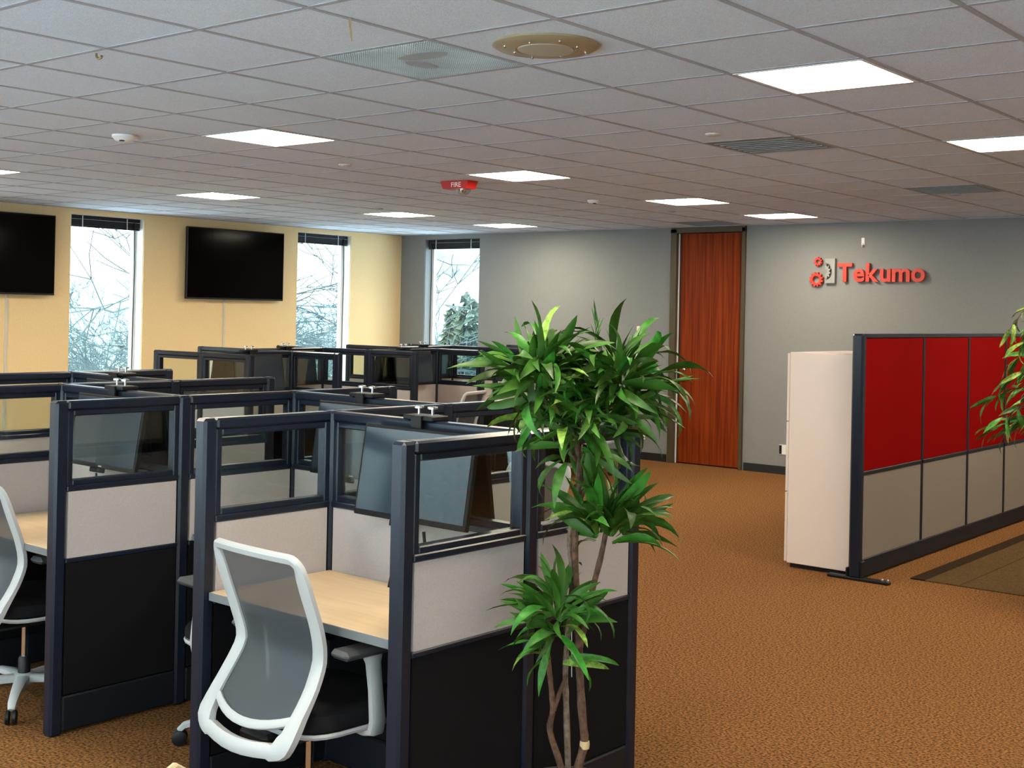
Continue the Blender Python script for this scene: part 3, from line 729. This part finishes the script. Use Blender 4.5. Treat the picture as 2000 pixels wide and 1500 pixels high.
def plate(name, label, cat, x, z, w, h, slots, mat='white_plastic'):
    e = tag(empty(name, (x, YG, z)), label, cat); MB().cbox(-w / 2, w / 2, -0.012, 0, -h / 2, h / 2, 0.003).build('cover_plate', mat, e)
    for a, b, c, d_ in slots: MB().box(a, b, -0.016, -0.008, c, d_).build('socket', 'black_plastic', e)
plate('thermostat', 'white wall thermostat plate left of the wooden door', 'thermostat', -8.425, 1.53, 0.085, 0.135, [(-0.014, 0.014, -0.04, 0.04)])
plate('wall_outlet', 'white wall outlet beside the tall white cabinet', 'outlet', -6.50, 0.275, 0.10, 0.11, [(-0.045, -0.015, -0.048, 0.048)])
plate('wall_outlet', 'small wall outlet low on the grey wall beside the plant', 'outlet', -8.36, 0.302, 0.08, 0.12, [(-0.035, 0.012, -0.045, 0.045)])
e = tag(empty('wall_hook', (-5.616, YG, 2.555)), 'small white adhesive hook on the grey wall above the lettering', 'hook')
MB().cbox(-0.018, 0.018, -0.008, 0, -0.03, 0.05, 0.004).build('hook_plate', 'white_plastic', e)
MB().tube([(0, -0.008, -0.005), (0, -0.02, -0.03), (0, -0.026, -0.045), (0, -0.034, -0.030)], 0.007, 8).build('hook', 'white_plastic', e, True)

# logo
e = tag(empty('wall_sign', (0, YG, 0)), 'red raised lettering Tekumo with gear emblem on the grey wall', 'sign')
def gear(cx, cz, ro, ri, teeth, hole, y0, y1, half=None):
    n = teeth * 4; out = []
    for k in range(n):
        a = 2 * PI * (k + 0.5) / n; r_ = ro if k % 4 in (1, 2) else ri
        out.append((cx + r_ * math.cos(a), cz + r_ * math.sin(a)))
    m = MB(); inn = [(cx + hole * math.cos(2 * PI * (k + 0.5) / n), cz + hole * math.sin(2 * PI * (k + 0.5) / n)) for k in range(n)]
    base = 0
    for y in (y0, y1):
        for a, b in out: m.v.append((a, y, b))
        for a, b in inn: m.v.append((a, y, b))
    for k in range(n):
        q = (k + 1) % n
        m.f.append((k, q, n + q, n + k)); m.f.append((2 * n + k, 3 * n + k, 3 * n + q, 2 * n + q))
        m.f.append((k, 2 * n + k, 2 * n + q, q)); m.f.append((n + k, n + q, 3 * n + q, 3 * n + k))
    return m
gear(-6.130, 2.160, 0.082, 0.062, 12, 0.040, -0.045, -0.012).build('large_gear', 'logo_red', e)
gear(-6.112, 2.354, 0.050, 0.038, 10, 0.022, -0.045, -0.012).build('small_gear', 'logo_red', e)
# grey plate with a round bite and half a gear
px0, px1, pz0, pz1 = -6.028, -5.914, 2.120, 2.385
arc = [(px0 + 0.082 * math.cos(a), 2.245 + 0.098 * math.sin(a)) for a in [-PI / 2 + PI * k / 12 for k in range(13)]]
MB().prism([(px0, pz0), (px1, pz0), (px1, pz1), (px0, pz1)] + [(a, b) for a, b in reversed(arc)], -0.045, -0.012).build('emblem_plate', 'logo_grey', e)
hg = []
for k in range(25):
    a = -PI / 2 + PI * k / 24; r_ = 0.070 if (k // 2) % 2 else 0.054; hg.append((px0 + 0.9 * r_ * math.cos(a), 2.245 + r_ * 1.15 * math.sin(a)))
ih = [(px0 + 0.022 * math.cos(a), 2.245 + 0.028 * math.sin(a)) for a in [PI / 2 - PI * k / 10 for k in range(11)]]
MB().prism(hg + ih, -0.040, -0.014).build('half_gear', 'logo_grey', e)
xx = -5.885; CW = {}
for ch in 'Tekumo':
    me = text_mesh(ch, 0.272, 0.016, 'logo_red', 'letter', 0.0070)
    xs = [v.co.x for v in me.vertices]; a, b = min(xs), max(xs)
    put('letter', me, e, (xx - a, -0.030, 2.142), (PI / 2, 0, 0))
    CW[ch] = b - a; xx += (b - a) + 0.014
LOGO_END = xx

# ------------------------------------------------------------------ red partition, cabinet, floor mat
RX, RY0, RZ = -3.535, 7.985, 1.643
ry = [RY0 + 0.055, 9.08, 10.02, 10.90, 11.80, 12.70]
e = tag(empty('red_partition', (RX, RY0, 0)), 'long red and grey fabric partition with black frame', 'partition')
t_ = 0.035
MB().cbox(-t_ - 0.004, t_ + 0.004, -0.0, 0.062, 0.015, RZ, 0.012).build('end_post', 'slate_frame', e)
MB().cbox(-t_, t_, 0.062, ry[-1] - RY0, RZ - 0.03, RZ, 0.006).build('top_rail', 'slate_frame', e)
MB().cbox(-t_, t_, 0.062, ry[-1] - RY0, 0.695, 0.722, 0.004).build('middle_rail', 'slate_dark', e)
MB().cbox(-t_ + 0.002, t_ - 0.002, 0.062, ry[-1] - RY0, 0.012, 0.135, 0.006).build('base_panel', 'slate_dark', e)
for k in range(len(ry) - 1):
    a, b = ry[k] - RY0, ry[k + 1] - RY0
    if k: MB().cbox(-t_, t_, a - 0.018, a + 0.018, 0.135, RZ - 0.03, 0.004).build('stile', 'slate_dark', e)
    else: a -= 0.006
    MB().cbox(-t_ + 0.006, t_ - 0.006, a + 0.016, b - 0.016, 0.720, RZ - 0.03, 0.004).build('red_panel', 'red_fabric', e)
    MB().cbox(-t_ + 0.006, t_ - 0.006, a + 0.016, b - 0.016, 0.133, 0.697, 0.004).build('grey_panel', 'grey_fabric', e)
ft = MB(); ft.cbox(-0.19, 0.24, 0.0, 0.06, 0.0, 0.022, 0.006); ft.cbox(0.042, 0.058, 0.005, 0.055, 0.02, 0.13, 0.004); ft.cbox(-0.058, -0.042, 0.005, 0.055, 0.02, 0.08, 0.004)
ft.build('stabilizer_foot', 'black_plastic', e)
for x in (0.19, 0.225): MB().lathe([(0.010, 0.02), (0.010, 0.030), (0.004, 0.034)], 10, (x, 0.03, 0)).build('bolt', 'steel', e)
# cabinet: side face towards the camera, drawers towards -x
cx0, cx1, cy0, cy1, cz = -4.095, -3.600, 8.085, 9.00, 1.500
e = tag(empty('file_cabinet', ((cx0 + cx1) / 2, cy0, 0)), 'tall white lateral file cabinet against the red partition', 'cabinet')
o_ = (cx0 + cx1) / 2; L0, L1 = cx0 - o_, cx1 - o_
MB().cbox(L0 + 0.022, L1, 0, cy1 - cy0, 0.03, cz, 0.004).build('cabinet_body', 'cabinet', e)
MB().box(L0 + 0.04, L1 - 0.01, 0.02, cy1 - cy0 - 0.02, 0.0, 0.03).build('plinth', 'black_plastic', e)
hs = [0.035, 0.525, 1.015, cz - 0.004]
for k in range(3):
    dr_ = MB().cbox(L0, L0 + 0.020, 0.003, cy1 - cy0 - 0.003, hs[k] + 0.004, hs[k + 1] - 0.004, 0.003).build('drawer', 'cabinet', e)
    MB().cbox(L0 - 0.012, L0, 0.36, 0.56, hs[k + 1] - 0.10, hs[k + 1] - 0.075, 0.004).build('drawer_pull', 'steel', dr_)
# floor mat
e = tag(empty('floor_mat', (-3.272, 8.31, 0)), 'dark brown floor mat beside the red partition', 'mat')
MB().cbox(0.10, 1.60, 0.0, 3.6, 0.0, 0.008, 0.002).build('mat_sheet', 'mat', e)
MB().cbox(0.0, 0.10, 0.0, 3.6, 0.0, 0.010, 0.003).build('mat_border', 'mat_edge', e)
MB().box(0.33, 0.336, 0.0, 3.6, 0.0078, 0.0086).build('mat_seam', 'mat_edge', e)

# ------------------------------------------------------------------ plants
def leaf_mesh(name, bend, fold, mat, wide=0.105, wave=0.0):
    m = MB(); rows = 7; a = 0.0; x = z = 0.0; pts = []
    for r in range(rows + 1):
        u = r / rows; pts.append((x, z, a)); a = -bend * u ** 1.3; x += math.cos(a) / rows; z += math.sin(a) / rows
    for r in range(rows + 1):
        u = r / rows; w = wide * (math.sin(PI * min(1, u * 0.92 + 0.08)) ** 0.75) * (1 - 0.25 * u) if r < rows else 0.002
        x, z, a = pts[r]; q = wave * math.sin(u * 9)
        nx, nz2 = -math.sin(a), math.cos(a)
        for s_ in (-1, 0, 1):
            up = abs(s_) * w * fold + s_ * q * w
            m.v.append((x + nx * up, s_ * w, z + nz2 * up))
    for r in range(rows):
        for s_ in (0, 1): b = r * 3 + s_; m.f.append((b, b + 1, b + 4, b + 3))
    return m.mesh(name, mat, False, False)
LV = [leaf_mesh('leaf', bd, fo, mt, wd_, wv) for bd, fo, mt, wd_, wv in ((0.5, 0.35, 'leaf', 0.10, 0.2), (1.0, 0.30, 'leaf', 0.105, 0.1), (1.6, 0.35, 'leaf', 0.095, 0.25), (0.15, 0.45, 'leaf', 0.09, 0.1), (1.2, 0.3, 'leaf_pale', 0.10, 0.2), (2.1, 0.3, 'leaf', 0.10, 0.2))]
for me in LV: me.polygons.foreach_set('use_smooth', [True] * len(me.polygons))
LV2 = [leaf_mesh('leaf', bd, 0.3, mt, 0.115, 0.2) for bd, mt in ((0.6, 'leaf'), (1.1, 'leaf'), (1.2, 'leaf_pale'), (0.2, 'leaf'))]
def place_leaf(parent, p, d, length, kinds, roll=0.6, wscale=1.0):
    d = Vector(d).normalized()
    yv = Vector((0, 0, 1)).cross(d)
    if yv.length < 0.15: yv = Vector((random.uniform(-1, 1), random.uniform(-1, 1), 0))
    yv.normalize(); zv = d.cross(yv)
    Mx = Matrix((d, yv, zv)).transposed() @ Matrix.Rotation(random.gauss(0, roll), 3, 'X')
    o = put('leaf', random.choice(kinds), parent); o.location = p; o.rotation_euler = Mx.to_euler(); o.scale = (length, length * wscale, length)
    return o
CAMYAW = -YAW   # local x = towards picture right, local y = away
pl = tag(empty('potted_plant', (-2.335, 3.245, 0), CAMYAW), 'tall artificial leafy plant with three brown stems in the foreground', 'plant')
def PX(px, py): return (px - 1148 + 0.0206 * (py - 610)) / 620, 1.747 - (py - 610) / 620
def stem(name, pts, rad, mat='bark', depth=0.0):
    path = []; rr = []
    for i, q in enumerate(pts):
        x, z = PX(q[0], q[1]); path.append(Vector((x, (q[2] if len(q) > 2 else 0) + depth, z)))
    # resample smooth
    out = []; n = len(path)
    for i in range(n - 1):
        p0, p1, p2, p3 = path[max(i - 1, 0)], path[i], path[i + 1], path[min(i + 2, n - 1)]
        for k in range(4):
            t = k / 4; out.append(0.5 * ((2 * p1) + (p2 - p0) * t + (2 * p0 - 5 * p1 + 4 * p2 - p3) * t * t + (3 * p1 - p0 - 3 * p2 + p3) * t ** 3))
    out.append(path[-1]); N = len(out)
    rr = [rad[0] + (rad[1] - rad[0]) * i / (N - 1) + random.uniform(-.0012, .0012) for i in range(N)]
    return MB().tube(out, rr, 8).build(name, mat, pl, True)
stem('stem', [(1118, 1560, .0), (1128, 1500, .0), (1140, 1450, .0), (1136, 1400), (1130, 1300), (1128, 1230), (1122, 1100), (1124, 1000), (1130, 930), (1128, 880), (1105, 800, .02)], (0.0150, 0.0090))
stem('stem', [(1110, 1560, .03), (1108, 1480, .03), (1105, 1380, .03), (1104, 1300, .03), (1113, 1190, .03), (1118, 1130, .03), (1112, 1050, .03), (1140, 960, .03), (1175, 840, .03)], (0.0105, 0.0070), 'bark_pale')
stem('stem', [(1106, 1560, -.02), (1092, 1490, -.02), (1072, 1425, -.02), (1078, 1380, -.02), (1070, 1300, -.02), (1062, 1220, -.02), (1075, 1150, -.02)], (0.0125, 0.0065))
stem('branch', [(1130, 1270), (1140, 1220, -.01), (1155, 1150, -.02), (1172, 1080, -.03), (1184, 1015, -.04)], (0.0115, 0.0075))
stem('branch', [(1079, 1385, -.02), (1092, 1350, -.01), (1106, 1320, 0.01)], (0.0085, 0.0055))
stem('branch', [(1126, 960), (1160, 880, -.02), (1200, 790, -.04), (1235, 740, -.05)], (0.007, 0.004))
stem('branch', [(1124, 900), (1085, 840, -.04), (1055, 760, -.06)], (0.007, 0.004))
stem('branch', [(1130, 860), (1160, 760, .02), (1172, 660, .02)], (0.007, 0.004))
x_, z_ = PX(1133, 1455)
MB().lathe([(0.0148, -0.012), (0.0162, 0), (0.0148, 0.012)], 10, (x_ + 0.012, 0, z_)).build('bark_scar', 'maple', pl, True)
TW = MB().tube([(PX(1122, 1180)[0] - 0.012, -0.018, PX(1122, 1180)[1]), (PX(1122, 1320)[0] - 0.012, -0.02, PX(1122, 1320)[1])], 0.0018, 5).build('tie_wire', 'steel', pl)
LOBES = [((1052, 738), (66, 74), 0.12, 78, (0.13, 0.215), 0.28), ((1208, 745), (72, 74), 0.12, 78, (0.13, 0.215), 0.28), ((1132, 835), (92, 85), 0.13, 55, (0.12, 0.19), 0.12),
         ((1180, 1025), (62, 42), 0.09, 38, (0.14, 0.235), 0.55), ((1085, 1195), (48, 95), 0.07, 40, (0.12, 0.185), 0.35)]
filler = MB()
def leaf_into(mb, me, p, d_, length, ws):
    d_ = Vector(d_).normalized(); yv = Vector((0, 0, 1)).cross(d_)
    if yv.length < 0.1: yv = Vector((1, 0.3, 0))
    yv.normalize(); Mx = Matrix((d_, yv, d_.cross(yv))).transposed() @ Matrix.Rotation(random.gauss(0, 0.8), 3, 'X')
    mb.add([Vector(p) + Mx @ Vector((v.co.x * length, v.co.y * length * ws, v.co.z * length)) for v in me.vertices], [tuple(q.vertices) for q in me.polygons])
for (cx_, cz_), (rx_, rz_), ry_, cnt, (l0, l1), upb in LOBES:
    x0, z0 = PX(cx_, cz_); sx, sz = rx_ / 620, rz_ / 620
    for k in range(cnt * 2):
        inner = k >= cnt
        u = Vector((random.gauss(0, 1), random.gauss(0, 1), random.gauss(0, 1))).normalized() * (random.uniform(0.15, 0.65) if inner else random.uniform(0.35, 1.0))
        p = Vector((x0 + u.x * sx, u.y * ry_ - 0.07, z0 + u.z * sz))
        d_ = Vector((u.x * 1.5 + random.gauss(0, 0.28), u.y * 1.2 + random.gauss(0, 0.28), u.z * 0.6 + upb + random.gauss(0, 0.30)))
        L_ = random.uniform(l0, l1); ws_ = random.uniform(0.75, 1.1)
        if inner: leaf_into(filler, random.choice(LV[:4]), p, d_, L_, ws_)
        else: place_leaf(pl, p, d_, L_, [LV[4]] if random.random() < 0.10 else [LV[0], LV[1], LV[2], LV[2], LV[5], LV[5]], 0.7, ws_); NL_ = 1
me = filler.mesh('inner_foliage', 'leaf', False, False); me.polygons.foreach_set('use_smooth', [True] * len(me.polygons))
o = put('inner_foliage', me, pl); o['kind'] = 'stuff'
# slim shoot at the very top
for k in range(9):
    x, z = PX(1168 + random.uniform(-7, 9), 690 - k * 8)
    place_leaf(pl, Vector((x, 0.02, z)), (random.uniform(-.3, .3), random.uniform(-.3, .3), 1), random.uniform(0.05, 0.10), [LV[3]], 0.8, 0.6)
MB().lathe([(0.115, 0.0), (0.13, 0.02), (0.150, 0.235), (0.155, 0.245), (0.155, 0.26), (0.142, 0.26), (0.140, 0.235)], 32, (PX(1112, 1500)[0], 0.0, 0)).build('pot', 'pot', pl, True)
MB().lathe([(0.138, 0.225), (0.137, 0.238), (0.05, 0.246), (0.004, 0.247)], 24, (PX(1112, 1500)[0], 0.0, 0)).build('soil', 'soil', pl, True)

p2 = tag(empty('potted_plant', (-2.19, 7.98, 0), CAMYAW), 'drooping leafy plant in front of the red partition, cut by the right edge', 'plant')
MB().tube([(0, 0, 0.25), (0.01, 0.01, 0.7), (-0.015, 0, 1.2), (0.0, 0, 1.62)], [0.018, 0.016, 0.014, 0.008], 8).build('stem', 'bark', p2, True)
MB().lathe([(0.14, 0.0), (0.155, 0.02), (0.18, 0.26), (0.187, 0.28), (0.187, 0.30), (0.17, 0.30), (0.168, 0.26)], 28).build('pot', 'pot', p2, True)
MB().lathe([(0.166, 0.25), (0.165, 0.268), (0.05, 0.275), (0.004, 0.276)], 20).build('soil', 'soil', p2, True)
random.seed(21)
for k in range(30):
    a = random.uniform(0, 2 * PI); zb = random.uniform(1.0, 1.62); r_ = random.uniform(0.28, 0.46)
    if k < 9: a = PI + random.uniform(-0.55, 0.55); zb = [1.60, 1.66, 1.52, 1.35, 1.25, 1.15, 1.45, 1.08, 1.55][k]; r_ = [0.27, 0.34, 0.33, 0.40, 0.44, 0.40, 0.36, 0.34, 0.30][k]
    dx, dy = math.cos(a), math.sin(a); rise = 0.18 if zb > 1.5 else 0.10
    br = [Vector((0, 0, zb)), Vector((dx * r_ * 0.4, dy * r_ * 0.4, zb + rise)), Vector((dx * r_ * 0.75, dy * r_ * 0.75, zb + rise * 0.9)), Vector((dx * r_, dy * r_, zb + rise * 0.2))]
    MB().tube(br, [0.005, 0.004, 0.003, 0.002], 5).build('twig', 'bark', p2, True)
    for q in range(9):
        u = 0.3 + 0.7 * q / 8; i = min(2, int(u * 3)); t = u * 3 - i; p = br[i].lerp(br[i + 1], t)
        d_ = (br[i + 1] - br[i]).normalized() + Vector((random.gauss(0, 0.5), random.gauss(0, 0.5), random.gauss(-0.25, 0.3)))
        place_leaf(p2, p, d_, random.uniform(0.11, 0.18), [LV2[2]] if (zb > 1.5 and random.random() < .5) else LV2, 0.6, 0.95)

# ------------------------------------------------------------------ outdoors
struct(MB().box(-140, 60, -60, 140, -4.6, -4.4).build('ground', 'ground_out'))
hm = MB(); n = 60
for k in range(n + 1):
    a = math.radians(60 + 140 * k / n); R_ = 120; hgt = 4.5 + 2.0 * math.sin(k * 0.33) + 0.8 * math.sin(k * 0.9 + 1)
    hm.v += [(R_ * math.cos(a), R_ * math.sin(a), -4.4), (R_ * 1.05 * math.cos(a), R_ * 1.05 * math.sin(a), hgt)]
for k in range(n): hm.f.append((2 * k, 2 * k + 2, 2 * k + 3, 2 * k + 1))
struct(hm.build('hill', 'hill_out'))
def bare_tree(seed, height, spread, depth_, r0, rmin=0.006):
    rnd = random.Random(seed); big = MB(); small = MB()
    def grow(p, d_, L, r_, dep):
        mid = p + d_ * (L * 0.5) + Vector((rnd.gauss(0, .04), rnd.gauss(0, .04), rnd.gauss(0, .03))) * L
        q = p + d_ * L + Vector((rnd.gauss(0, .05), rnd.gauss(0, .05), 0)) * L
        (big if dep >= depth_ - 1 else small).tube([p, mid, q], [r_, r_ * 0.85, r_ * 0.7], 5 if dep >= depth_ - 1 else 3, False)
        if dep == 0: return
        for _ in range(3 if dep > 1 else 4):
            nd = (d_ + Vector((rnd.gauss(0, spread), rnd.gauss(0, spread), rnd.gauss(0.05, spread * 0.6)))).normalized()
            grow(q if rnd.random() < 0.6 else mid, nd, L * rnd.uniform(0.62, 0.85), max(rmin, r_ * 0.55), dep - 1)
    grow(Vector((0, 0, 0)), Vector((0, 0, 1)), height * 0.30, r0, depth_)
    return big, small
def tree_meshes(seed, height, spread, dep, r0, mat, rmin=0.006):
    b, s_ = bare_tree(seed, height, spread, dep, r0, rmin); return b.mesh('trunk', mat, False, False), s_.mesh('branches', mat, False, False)
BIG = [tree_meshes(3, 11.0, 0.62, 6, 0.16, 'twig_dark', 0.012), tree_meshes(11, 10.0, 0.6, 6, 0.14, 'twig_dark', 0.012)]
BUSH = [tree_meshes(5, 6.0, 0.62, 7, 0.08, 'twig'), tree_meshes(8, 5.6, 0.68, 7, 0.08, 'twig'), tree_meshes(14, 6.4, 0.6, 7, 0.09, 'twig')]
def tree(kind, x, y, s_, rz, label, group):
    e = tag(empty('bare_tree', (x, y, -4.4), rz), label, 'tree', group)
    put('trunk', kind[0], e, scale=(s_,) * 3); o = put('branches', kind[1], e, scale=(s_,) * 3); o['kind'] = 'stuff'
tree(BIG[0], -18.4, 13.3, 0.95, 0.4, 'tall bare tree reaching branches across the window between the televisions', 'bare trees outdoors')
tree(BIG[1], -18.0, 17.0, 0.95, 2.0, 'tall bare tree with thin branches in the window beside the corner', 'bare trees outdoors')
tree(BIG[0], -18.2, 19.2, 0.9, 3.9, 'tall bare tree with thin branches in the grey-wall window', 'bare trees outdoors')
random.seed(5)
bl = 'leafless twiggy bush outside the beige-wall windows'
for k, (x, y) in enumerate([(-24, 15.4), (-27, 17.2), (-25, 18.4), (-29, 20.5), (-23.5, 13.2), (-26, 22.5), (-25, 21.0), (-28, 25.5), (-24, 23.6), (-30, 16.0)]):
    tree(BUSH[k % 3], x, y, random.uniform(1.0, 1.25), random.uniform(0, 6), bl, 'leafless bushes outdoors')
# evergreens seen through the grey-wall window
rnd = random.Random(31)
def fir_mesh():
    m = MB()
    for k in range(420):
        z = rnd.uniform(0.5, 6.6); R_ = (6.8 - z) * 0.34 + 0.15; a = rnd.uniform(0, 2 * PI)
        p = Vector((0, 0, z)); d_ = Vector((math.cos(a) * R_, math.sin(a) * R_, rnd.uniform(-0.35, 0.15)))
        q = p + d_; sd = Vector((-math.sin(a), math.cos(a), 0)) * rnd.uniform(0.08, 0.2)
        c0 = p + d_ * 0.35; m.add([c0 + sd * 0.5, c0 - sd * 0.5, p + d_ * 0.75 - sd + Vector((0, 0, -.1)), q, p + d_ * 0.75 + sd + Vector((0, 0, -.1))], [(0, 1, 2, 3, 4)])
        m.add([c0 + Vector((0, 0, .08)), c0 - Vector((0, 0, .12)), q], [(0, 1, 2)])
    return m.mesh('foliage', 'evergreen', False, False)
FIR = fir_mesh(); FT = MB().tube([(0, 0, 0), (0, 0, 6.6)], [0.12, 0.02], 6).mesh('trunk', 'twig_dark')
for x, y, s_ in ((-19.2, 22.0, 0.98), (-20.9, 23.4, 0.94), (-18.3, 23.6, 1.08)):
    e = tag(empty('fir_tree', (x, y, -4.4), rnd.uniform(0, 6)), 'dull green evergreen tree outside the grey-wall window', 'tree', 'evergreens outdoors')
    put('trunk', FT, e, scale=(s_,) * 3); o = put('foliage', FIR, e, scale=(s_,) * 3); o['kind'] = 'stuff'
